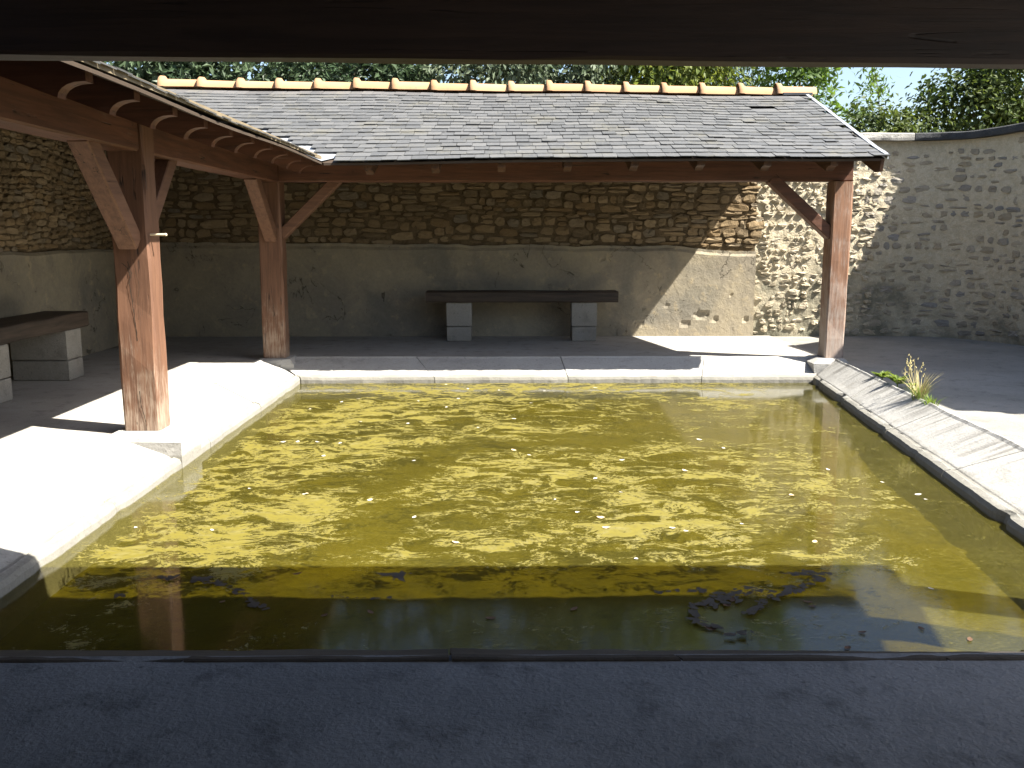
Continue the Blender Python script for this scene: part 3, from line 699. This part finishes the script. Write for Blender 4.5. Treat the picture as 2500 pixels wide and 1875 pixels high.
def rafter(root, tip, inw, zf_eave, m_, L, wdt, mat, dp=.128):
    """curved-ended rafter: tip = plan point on the eave, inw = unit plan vector uphill"""
    tip = Vector(tip); inw = Vector(inw); ac = Vector((-inw.y, inw.x)) * wdt / 2; z0 = zf_eave
    prof = [(.085, z0 + m_ * .085 - .04), (L, z0 + m_ * L - .04), (L, z0 + m_ * (L - .21) - dp), (.21, z0 - dp)]
    for k in range(1, 6):
        a = R(90) * k / 5; prof.append((.21 - .11 * (1 - math.cos(a)), z0 - dp + (dp - .06) * math.sin(a)))
    prof.append((.085, z0 - .06))
    m = MB(); m.prism([(*(tip + inw * d - ac), z) for d, z in prof], (ac.x * 2, ac.y * 2, 0)); return link('rafter', m, mat, root, fix=True)
x = -1.28
while x < 3.5:
    rafter(rs, (x, EY), (0, 1), zrear(x, EY) - .01, (zrear(x, WY) - zrear(x, EY)) / (WY - EY) - .006, 2.80, .075, 'dark_wood_y', .10); x += .63
# end bargeboard
m = MB(); zb_ = lambda d: zrear(GX(EY + d), EY + d) - .022
prof = [(-.01, zb_(0)), (2.95, zb_(2.95)), (2.95, zb_(2.95) - .16), (.42, zb_(.42) - .16), (.16, zb_(0) - .11), (.02, zb_(0) - .11)]
m.prism([(GX(EY) - .035 + d * .055, EY + d, z) for d, z in prof], (.03, 0, 0)); link('bargeboard', m, 'dark_wood_y', rs, fix=True)
m = MB(); m.box((-4.3, WY - .20, 2.78), (3.6, WY - .08, 2.93)); link('wall_plate', m, 'dark_wood_x', rs)

# ---- side shelter
ss = thing('side_shelter', 'open timber shelter along the side wall with red stained posts and curved rafter ends', 'shelter', (-3.4, 6.5, 0))
yv2 = FY - (EX - LX) * MS / MF
sroof = deck([(EX, FY - .02), (EX, EY + .02), (LX, WY - .02), (LX, yv2)], zside, .018, 'dark_board', ss)
m = MB(); m.prism([(EX + .004, FY, 2.018), (EX + .004, FY, 1.985), (EX - .05, FY, 1.998), (EX - .05, FY, 2.03)], (0, EY - FY, 0)); link('eave_batten', m, 'pale_batten', ss, fix=True)
slates(sroof, None, None, None, 20, .141, lambda s: FY - s * .9 + .1, lambda s: EY + s - .30, 150, org=lambda a, s: (EX - s, a, zside(EX - s, a)), ovh=.012)
link('beam', timber((-2.37, 2.98, 1.925), (-2.37, 5.905, 1.925), .20, .23), 'stained_wood_y', ss)
link('beam', timber((-2.37, 6.135, 1.920), (-2.37, 9.485, 1.925), .195, .225), 'stained_wood_y', ss)
p1 = post(ss, -2.37, 6.02, .235, .20, 'post_wood_z', top=2.075, base=(-2.56, -2.085, 5.82, 6.20))
brace(p1, (-2.36, 5.90, 1.25), (-2.36, 5.30, 1.85), 'post_wood_y', .125, .12)
brace(p1, (-2.36, 6.10, 1.30), (-2.36, 6.66, 1.84), 'post_wood_y', .11, .11)
p2 = post(ss, -2.385, 9.60, .235, .20, 'post_wood_z', top=2.075, base=(-2.56, -2.17, 9.42, 9.74))
brace(p2, (-2.37, 9.52, 1.27), (-2.37, 8.84, 1.85), 'post_wood_y', .125, .12)
brace(p2, (-2.30, 9.60, 1.27), (-1.68, 9.60, 1.86), 'post_wood_x', up=(0, 1, 0))
def crack(p, pts, y, wd):
    m = MB(); rd = random.Random(len(pts))
    V = [Vector(a) for a in pts]; n = 0
    for a, b in zip(V[:-1], V[1:]):
        for k in range(5):
            q = a.lerp(b, k / 5); n += 1; ww = wd * (.25 + abs(math.sin(n * 1.3)) * .75); x = q.x + rd.uniform(-.003, .003)
            m.v += [(x - ww, y, q.y), (x + ww, y, q.y), (x, y + .02, q.y)]
    for k in range(n - 1): m.f += [(3*k, 3*k+1, 3*k+4, 3*k+3)]
    link('crack', m, 'dark_board', p)
cw = lambda *pp: [(at_y(a, b, 5.918).x, at_y(a, b, 5.918).z) for a, b in pp]
crack(p1, cw((275, 565), (284, 590), (279, 612), (286, 650), (292, 700), (299, 745)), 5.9165, .0035)
crack(p1, cw((287, 560), (300, 610), (298, 655), (300, 700)), 5.9165, .0015)
crack(p1, cw((302, 845), (306, 880), (315, 910), (318, 935)), 5.9165, .003)
crack(p1, cw((263, 568), (277, 580), (282, 600)), 5.9163, .004)
pg = at_y(345, 507, 5.93)
m = MB(); sg = 8          # wooden peg through the post
for i, (xx, r) in enumerate(((-.055, .007), (0.03, .008), (.045, .010), (.05, .006))):
    for k in range(sg): a = 2*math.pi*k/sg; m.v.append((pg.x - .01 + xx, 5.945 + r*math.cos(a), pg.z + r*math.sin(a)))
for i in range(3):
    for k in range(sg): m.f.append((i*sg+k, i*sg+(k+1)%sg, (i+1)*sg+(k+1)%sg, (i+1)*sg+k))
m.f.append(tuple(range(3*sg, 4*sg))); m.f.append(tuple(range(sg))[::-1])
link('peg', m, 'peg_wood', p1, fix=True)
y = 4.14
while y < 9.0:
    rafter(ss, (EX, y), (-1, 0), zside(EX, y) + .015, MS, 2.85, .075, 'stained_wood_x'); y += .523
m = MB(); m.box((LX + .06, .5, 2.80), (LX + .18, 11.5, 2.94)); link('wall_plate', m, 'dark_wood_y', ss)

# ---- front shelter (over the camera)
fs = thing('front_shelter', 'dark timber beam and roof edge of the front shelter overhead', 'shelter', (.4, 1.5, 0))
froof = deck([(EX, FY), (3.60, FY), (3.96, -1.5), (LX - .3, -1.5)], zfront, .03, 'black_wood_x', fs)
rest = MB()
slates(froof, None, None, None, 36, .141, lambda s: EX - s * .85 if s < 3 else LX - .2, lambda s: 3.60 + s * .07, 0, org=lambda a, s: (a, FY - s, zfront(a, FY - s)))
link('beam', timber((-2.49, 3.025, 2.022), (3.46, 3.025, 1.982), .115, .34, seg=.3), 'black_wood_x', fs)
post(fs, -2.38, 3.085, .20, .18, 'stained_wood_z', top=1.80, base=(-2.56, -2.17, 2.95, 3.25))
post(fs, 3.22, 3.085, .20, .18, 'stained_wood_z', top=1.80)
x = -1.5
while x < 3.4:
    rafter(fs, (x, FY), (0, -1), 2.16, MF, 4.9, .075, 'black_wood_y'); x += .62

# ------------------------------------------------------------------ benches
def bblock(root, a, b):
    m = MB(); x0, y0, z0 = a; x1, y1, z1 = b; k = .008
    m.v = []
    for z, s in ((z0, k), (z0 + k, 0), (z1 - k, 0), (z1, k)):
        for x, y in ((x0 + s, y0 + s), (x1 - s, y0 + s), (x1 - s, y1 - s), (x0 + s, y1 - s)): m.v.append((x + random.uniform(-.003, .003), y + random.uniform(-.003, .003), z))
    m.f = [(0, 3, 2, 1), (12, 13, 14, 15)] + [(r*4+i, r*4+(i+1)%4, r*4+4+(i+1)%4, r*4+4+i) for r in range(3) for i in range(4)]
    link('block', m, 'block_cement', root)
b1 = thing('stone_block_bench', 'long low bench of one dark plank on grey blocks against the rear wall', 'bench', (.2, 11.4, 0))
link('seat', timber((-.95, 11.37, .545), (1.39, 11.37, .545), .36, .128, jit=.004), 'grey_wood_x', b1)
for x in (-.70, .83):
    bblock(b1, (x, 11.23, .185), (x + .305, 11.52, .478)); bblock(b1, (x + .004, 11.232, 0.001), (x + .300, 11.52, .178))
b2 = thing('stone_block_bench', 'thick plank bench on pale blocks under the plastered side wall', 'bench', (-4.1, 7.6, 0))
link('seat', timber((-4.11, 6.0, .52), (-4.11, 8.66, .52), .42, .14, jit=.004), 'grey_wood_y', b2)
for y in (6.94, 8.19):
    bblock(b2, (-4.40, y, .185), (-3.90, y + .29, .447)); bblock(b2, (-4.40, y + .004, .001), (-3.90, y + .292, .178))

# ------------------------------------------------------------------ vegetation
def crown_mesh(cl, n, size, seed, aspect=.55, droop=.0, up=.5):
    """cl: list of (centre, radii, weight); leaves gather in clumps on and in the volumes"""
    rd = random.Random(seed); V = []; F = []; clumps = []
    tw = sum(c[2] for c in cl)
    for c, r, w_ in cl:
        for _ in range(max(5, int(n * w_ / tw / 26))):
            d = Vector((rd.gauss(0, 1), rd.gauss(0, 1), rd.gauss(0, 1))).normalized(); q = rd.uniform(.25, 1) ** .45
            clumps.append((Vector(c) + Vector((d.x * r[0], d.y * r[1], d.z * r[2])) * q, d, rd.uniform(.6, 1.3)))
    for k in range(n):
        c, d, s = clumps[rd.randrange(len(clumps))]
        p = c + Vector((rd.gauss(0, .13), rd.gauss(0, .13), rd.gauss(0, .10))) * s
        nr = (d * .7 + Vector((rd.gauss(0, .6), rd.gauss(0, .6), rd.gauss(0, .5) + up))).normalized()
        a = nr.cross(Vector((rd.gauss(0, 1), rd.gauss(0, 1), rd.gauss(0, .4) - droop))).normalized(); b = nr.cross(a)
        L = size * rd.uniform(.6, 1.35); W_ = L * aspect; f = nr * L * .12; i = len(V)
        V += [tuple(p - a * L * .5), tuple(p + b * W_ * .5 + f), tuple(p + a * L * .5 - f), tuple(p - b * W_ * .5 + f)]; F.append((i, i+1, i+2, i+3))
    m = bpy.data.meshes.new('crown'); m.from_pydata(V, [], F); m.update(); return m
def limb(m, p0, p1, r0, r1, n=6, bend=.06, segs=5, seed=0):
    rd = random.Random(seed); p0 = Vector(p0); p1 = Vector(p1); b = len(m.v)
    ax = (p1 - p0).normalized(); s = ax.cross(Vector((.3, .9, .2))).normalized(); t = ax.cross(s)
    off = Vector((rd.uniform(-1, 1), rd.uniform(-1, 1), 0)) * bend * (p1 - p0).length
    for i in range(segs + 1):
        q = i / segs; c = p0.lerp(p1, q) + off * math.sin(q * math.pi); r = r0 + (r1 - r0) * q
        for k in range(n): a = 2 * math.pi * k / n; m.v.append(tuple(c + s * math.cos(a) * r + t * math.sin(a) * r))
    for i in range(segs):
        for k in range(n): m.f.append((b+i*n+k, b+i*n+(k+1)%n, b+(i+1)*n+(k+1)%n, b+(i+1)*n+k))
    m.f.append(tuple(range(b, b+n))[::-1]); m.f.append(tuple(range(b+segs*n, b+segs*n+n)))
def tree(name, label, cat, base, cl, n, size, mat, seed, group=None, trunk=.09, aspect=.55, droop=0, up=.5):
    root = thing(name, label, cat, base, group); link('crown', crown_mesh(cl, n, size, seed, aspect, droop, up), mat, root)
    m = MB(); top = max(c[0][2] for c in cl); B = Vector(base); rd = random.Random(seed); hub = B + Vector((0, 0, max(.5, (top - base[2]) * .45)))
    limb(m, B - Vector((0, 0, .1)), hub, trunk, trunk * .7, seed=seed)
    for c, r, w_ in cl: limb(m, hub - Vector((0, 0, rd.uniform(0, .3))), Vector(c) + Vector((0, 0, r[2] * .3)), trunk * .55, trunk * .12, seed=seed + int(c[0] * 9))
    link('trunk', m, 'bark', root, fix=True); return root
G0 = -.04
def low(x, y, w): return ((x, y, 3.55), (w, .45, .55), 1.6)
tree('evergreen_tree', 'dark glossy evergreen tree behind the corner of the two shelters', 'tree', (-5.6, 14.6, G0), [low(-5.0, 14.0, 1.3), ((-5.6, 14.4, 4.4), (1.6, 1.0, 1.2), 1), ((-5.0, 15.2, 5.8), (1.8, 1.3, 1.4), 1)], 7000, .13, 'leaf_evergreen', 1, aspect=.5)
tree('evergreen_tree', 'deep green tree with drooping shiny leaves above the ridge tiles beside the glossy evergreen', 'tree', (-2.4, 14.8, G0), [low(-2.4, 14.0, 1.5), ((-1.8, 14.6, 4.4), (1.5, .9, 1.2), 1), ((-2.2, 15.3, 5.9), (1.8, 1.3, 1.5), 1)], 7500, .12, 'leaf_evergreen', 2, aspect=.4, droop=1.2)
tree('leafy_shrub_tree', 'tall grey green shrub with pale sunlit leaf clusters behind the middle of the ridge', 'tree', (.4, 14.2, G0), [low(.2, 13.7, 1.4), ((.6, 14.0, 4.2), (1.3, .8, 1.1), 1), ((.3, 14.6, 5.4), (1.6, 1.1, 1.4), 1)], 8500, .10, 'leaf_greygreen', 3)
tree('leafy_shrub_tree', 'yellow green bushy tree behind the ridge next to the pale grey green shrub', 'tree', (2.5, 14.3, G0), [low(2.4, 13.8, .95), ((2.5, 14.1, 4.2), (1.1, .8, 1.1), 1), ((2.3, 14.7, 5.2), (1.3, 1.0, 1.3), 1)], 7500, .10, 'leaf_yellowgreen', 4)
tree('conifer_tree', 'dark fine needled tree with a bare pale branch behind the end of the ridge', 'tree', (3.7, 16.2, G0), [((3.7, 16.0, 4.0), (.8, .6, .8), 1.3), ((3.5, 16.4, 5.6), (.9, .8, 1.2), .7)], 4000, .13, 'leaf_evergreen', 5, aspect=.22)
tree('broad_tree', 'large shadowy tree standing farther back behind the glossy evergreens', 'tree', (-5.5, 19, G0), [((-6.5, 18.5, 4.2), (2.4, .8, 1.5), 1), ((-3.6, 18.5, 4.4), (2.0, .8, 1.6), 1), ((-5, 19, 6.3), (2.6, 1.3, 1.4), 1)], 3800, .30, 'leaf_evergreen', 21, trunk=.2)
tree('broad_tree', 'large dark tree standing farther back behind the grey green shrub', 'tree', (.5, 19, G0), [((-.9, 18.4, 4.3), (2.0, .8, 1.6), 1), ((2.0, 18.4, 4.2), (1.9, .8, 1.4), 1), ((.6, 19, 6.0), (2.3, 1.3, 1.4), 1)], 3800, .30, 'leaf_evergreen', 22, trunk=.2)
tree('ash_tree', 'bright green young tree with hanging leaflets beside the roof gable', 'tree', (4.7, 14.4, G0), [((4.2, 14.2, 3.9), (.42, .5, .9), 1.2), ((4.62, 14.3, 3.8), (.34, .5, .7), .9), ((4.3, 14.4, 4.9), (.5, .6, .8), .8), ((4.6, 14.0, 2.9), (.6, .5, .5), 1.0)], 3200, .15, 'leaf_fresh', 6, trunk=.05, aspect=.3, droop=1.0)
tree('sapling', 'thin pale sapling with open feathery leaves against the sky above the coping', 'tree', (5.25, 13.6, G0), [((5.25, 13.6, 3.1), (.30, .3, .35), 1), ((5.3, 13.6, 3.5), (.18, .2, .25), .4)], 260, .13, 'leaf_fresh', 7, trunk=.025, aspect=.25, droop=.6)
tree('bramble_bush', 'low tangled bramble along the top of the curved wall', 'bush', (5.1, 12.9, G0), [((4.9, 12.8, 2.5), (.7, .4, .45), 1), ((5.6, 12.7, 2.5), (.5, .4, .55), 1)], 4200, .075, 'leaf_bramble', 8, trunk=.04, aspect=.7)
tree('bramble_bush', 'big rounded dark bush rising above the curved wall coping', 'bush', (7.0, 12.9, G0), [((6.35, 12.9, 2.9), (.7, .6, .7), 1), ((7.1, 12.9, 3.2), (.9, .7, .85), 1.3), ((7.6, 13.0, 2.6), (1.0, .7, .8), 1)], 12000, .078, 'leaf_bramble', 9, trunk=.06, aspect=.7)
tree('bramble_bush', 'yellow green sunlit bush beyond the dark rounded bush above the coping', 'bush', (8.9, 12.6, G0), [((8.4, 12.5, 3.1), (.9, .7, .8), 1), ((9.3, 12.5, 3.2), (.9, .7, .9), 1)], 8000, .085, 'leaf_yellowgreen', 10, trunk=.06, aspect=.7)
# wild plants at the kerb
def blades(n, c, spread, hr, lean, wdt, seed, arch=.6):
    rd = random.Random(seed); m = MB()
    for _ in range(n):
        a = rd.uniform(0, 2 * math.pi); d = Vector((math.cos(a), math.sin(a), 0)); p = Vector(c) + d * rd.uniform(0, spread); h = rd.uniform(*hr); ln_ = rd.uniform(.2, 1) * lean
        s = d.cross(Vector((0, 0, 1))) * wdt; b = len(m.v)
        for k in range(5):
            t = k / 4; q = p + d * ln_ * h * t ** 1.7 + Vector((0, 0, h * (t - arch * .45 * t * t * ln_))); w_ = (1 - t) ** .7 + .06
            m.v += [tuple(q - s * w_), tuple(q + s * w_)]
        for k in range(4): m.f.append((b+2*k, b+2*k+1, b+2*k+3, b+2*k+2))
    return m
g = thing('grass_tuft', 'spiky straw and green grass tuft growing on the weathered kerb', 'grass', (3.29, 7.15, .0))
link('dry_blades', blades(80, (3.29, 7.15, .0), .05, (.12, .27), .95, .0035, 1), 'straw', g)
link('green_blades', blades(70, (3.29, 7.13, .0), .06, (.07, .18), .8, .004, 2), 'grass_green', g)
link('green_blades', blades(70, (3.27, 6.92, .0), .06, (.04, .10), .9, .005, 3), 'grass_green', g)
def weed(label, c, n, L, hgt, seed, stalks=0):
    g = thing('weed', label, 'weed', c); rd = random.Random(seed); m = MB()
    for k in range(n):
        a = rd.uniform(0, 2 * math.pi); z = rd.uniform(.2, 1) * hgt; d = Vector((math.cos(a), math.sin(a), rd.uniform(.1, .9))).normalized(); s = d.cross(Vector((0, 0, 1))).normalized(); l = L * rd.uniform(.6, 1.1); p = Vector(c) + Vector((0, 0, z)); b = len(m.v); u_ = s.cross(d) * l * .12
        m.v += [tuple(p), tuple(p + d * l * .5 + s * l * .2 + u_), tuple(p + d * l), tuple(p + d * l * .5 - s * l * .2 + u_)]; m.f += [(b, b+1, b+2), (b, b+2, b+3)]
    link('leaves', m, 'grass_green', g); m = MB(); limb(m, Vector(c) - Vector((0, 0, .02)), Vector(c) + Vector((0, 0, hgt)), .006, .003, 5); link('stem', m, 'grass_green', g, fix=True)
    if stalks:
        m = MB()
        for k in range(stalks):
            t = Vector(c) + Vector((rd.uniform(-.10, .10), rd.uniform(-.08, .08), rd.uniform(.20, .32))); limb(m, c, t, .0028, .0015, 4, seed=k)
            for q in range(7):
                e = t - Vector((0, 0, q * .018)) + Vector((rd.uniform(-.02, .02), rd.uniform(-.02, .02), 0)); limb(m, e, e + Vector((rd.uniform(-.01, .01), rd.uniform(-.01, .01), .014)), .005, .003, 4, segs=1)
        link('seed_stalk', m, 'straw', g, fix=True)
weed('leafy green weed rooted at the kerb near the right post', (3.40, 8.15, .01), 40, .11, .025, 1)
weed('small bright weed with upright leaves between the leafy weed and grass tuft', (3.38, 7.78, .01), 40, .11, .05, 2)
weed('tall thin weed with seed heads rising behind the grass tuft', (3.36, 7.42, .0), 16, .07, .07, 3, 5)

# ------------------------------------------------------------------ floating leaves
def leaf_mesh(seed, L=1.0):
    rd = random.Random(seed); m = MB(); n = 5; c = rd.uniform(.1, .35)
    for i in range(n + 1):
        t = i / n; w_ = .34 * math.sin(math.pi * min(1, t * .92 + .06)) * rd.uniform(.75, 1.1); z = c * (t - .5) ** 2 * 1.4
        m.v += [((t - .5) * L, -w_, z + c * .6 * w_ * rd.uniform(.3, 1.2)), ((t - .5) * L, rd.uniform(-.03, .03), z), ((t - .5) * L, w_, z + c * .6 * w_ * rd.uniform(.3, 1.2))]
    for i in range(n):
        for j in range(2): m.f.append((i*3+j, i*3+j+1, i*3+4+j, i*3+3+j))
    return m.mesh('floating_leaf')
LM = {}
for mt in ('leaf_pale', 'leaf_brown', 'leaf_tan'):
    LM[mt] = [leaf_mesh(s) for s in range(5)]
    for q in LM[mt]: q.materials.append(MAT[mt])
def leaf(px, py, size, mt, label, group):
    p = at_z(px, py, WZ + .006); o = bpy.data.objects.new('floating_leaf', random.choice(LM[mt])); C.objects.link(o)
    place(o, p, (random.uniform(-.15, .15), random.uniform(-.15, .15), random.uniform(0, 6.3)), (size, size, size)); tag(o, label, 'leaf', group)
PALE = [(897,993),(1142,982),(1285,1032),(1340,1062),(1248,1106),(893,1115),(1378,1208),(290,1140),(455,1143),(660,1068),(800,1080),(540,1055),(612,955),(640,955),(690,957),(735,957),(670,885),(700,985),(1567,968),(1512,948),(1908,1043),(2003,1080),(1985,1068),(1792,1015),(2010,1270),(1480,1145),(1605,1130),(880,915),(960,830),(1010,838),(1080,842),(1180,845),(1290,838),(770,860),(740,870),(905,868),(965,878),(1030,925),(1110,905),(1340,995),(1450,1140),(1200,1078),(780,912),(990,862),(1150,870)]
for px, py in PALE:
    d = at_z(px, py, WZ).y; leaf(px + random.uniform(-4, 4), py + random.uniform(-2, 2), random.uniform(.024, .042) * (1.15 if d > 6 else 1), 'leaf_pale', 'tiny pale leaf scrap floating on the sunlit yellow scum', 'pale scraps on the scum')
for px, py in [(1480,1017),(1298,1118),(663,1066),(1710,1070),(985,1172),(1760,1170),(1110,972),(1310,1140)]:
    leaf(px, py, random.uniform(.035, .055), 'leaf_tan', 'curled tan leaf floating on the sunlit yellow scum', 'tan leaves on the scum')
for px, py in [(1497,1308),(1570,1308),(1582,1296),(1535,1358),(1755,1310),(1745,1300),(1862,1366),(2095,1381),(1990,1357),(1830,1400),(643,1240),(800,1322),(1060,1335),(700,1330),(545,1310),(1240,1315),(855,1245),(480,1300)]:
    leaf(px, py, random.uniform(.03, .05), 'leaf_brown', 'dark curled leaf floating on the shaded water', 'dark leaves on the shaded water')

# ------------------------------------------------------------------ floating debris mats
def debris(label, lines, seed):
    """flat flakes of leaf and scum along drift lines, coloured dark for their shade"""
    rd = random.Random(seed); m = MB(); z = WZ + .0078
    for pts, wd in lines:
        P = [at_z(a, b, WZ).xy for a, b in pts]
        for a, b in zip(P[:-1], P[1:]):
            for _ in range(max(3, int((b - a).length * wd * 6500))):
                c = a.lerp(b, rd.random()) + Vector((rd.gauss(0, wd * .55), rd.gauss(0, wd * .55))); z += .00003
                n = rd.randint(5, 8); r0 = rd.choice((.004, .007, .011, .015)) * rd.uniform(.7, 1.3); an = rd.uniform(0, 6.3); st_ = rd.uniform(1, 2.4); k0 = len(m.v)
                for k in range(n):
                    t = 2 * math.pi * k / n; x, y = math.cos(t) * r0 * st_ * rd.uniform(.6, 1.2), math.sin(t) * r0 * rd.uniform(.6, 1.2)
                    m.v.append((c.x + x * math.cos(an) - y * math.sin(an), c.y + x * math.sin(an) + y * math.cos(an), z + rd.uniform(0, .0025)))
                m.f.append(tuple(range(k0, k0 + n)))
    o = link('debris_mat', m, 'debris'); tag(o, label, 'debris'); return stuff(o)
simple('debris', (.050, .042, .033), .8, var=.5, sc=40)  # scum lying in shadow: the shade is put into this dark colour
debris('branching shade-coloured scum mat among brown leaves on the shaded water', [([(1500, 1312), (1550, 1308), (1575, 1292), (1620, 1280)], .045), ([(1495, 1315), (1503, 1340), (1525, 1358), (1560, 1362)], .018), ([(1610, 1332), (1640, 1316), (1650, 1300), (1700, 1288)], .025), ([(1690, 1290), (1740, 1268), (1770, 1258), (1755, 1246)], .025), ([(1700, 1247), (1745, 1243), (1790, 1250)], .035), ([(1610, 1283), (1660, 1282)], .03), ([(1570, 1380), (1640, 1372)], .012)], 1)
debris('small shade-coloured scum patch just inside the shadow line on the water', [([(828, 1243), (855, 1247), (885, 1243)], .02), ([(840, 1256), (870, 1257)], .01)], 2)
debris('broken shade-coloured scum streaks beside the reflected post on the shaded water', [([(420, 1258), (470, 1262), (520, 1282), (560, 1318)], .02), ([(540, 1312), (575, 1318)], .02), ([(330, 1252), (400, 1254), (470, 1252)], .015), ([(250, 1292), (275, 1288)], .015)], 3)
debris('thin broken line of shade-coloured scum across the shaded water', [([(715, 1291), (790, 1297), (850, 1294)], .008), ([(1480, 1283), (1530, 1279)], .014), ([(1415, 1285), (1470, 1280)], .012)], 4)
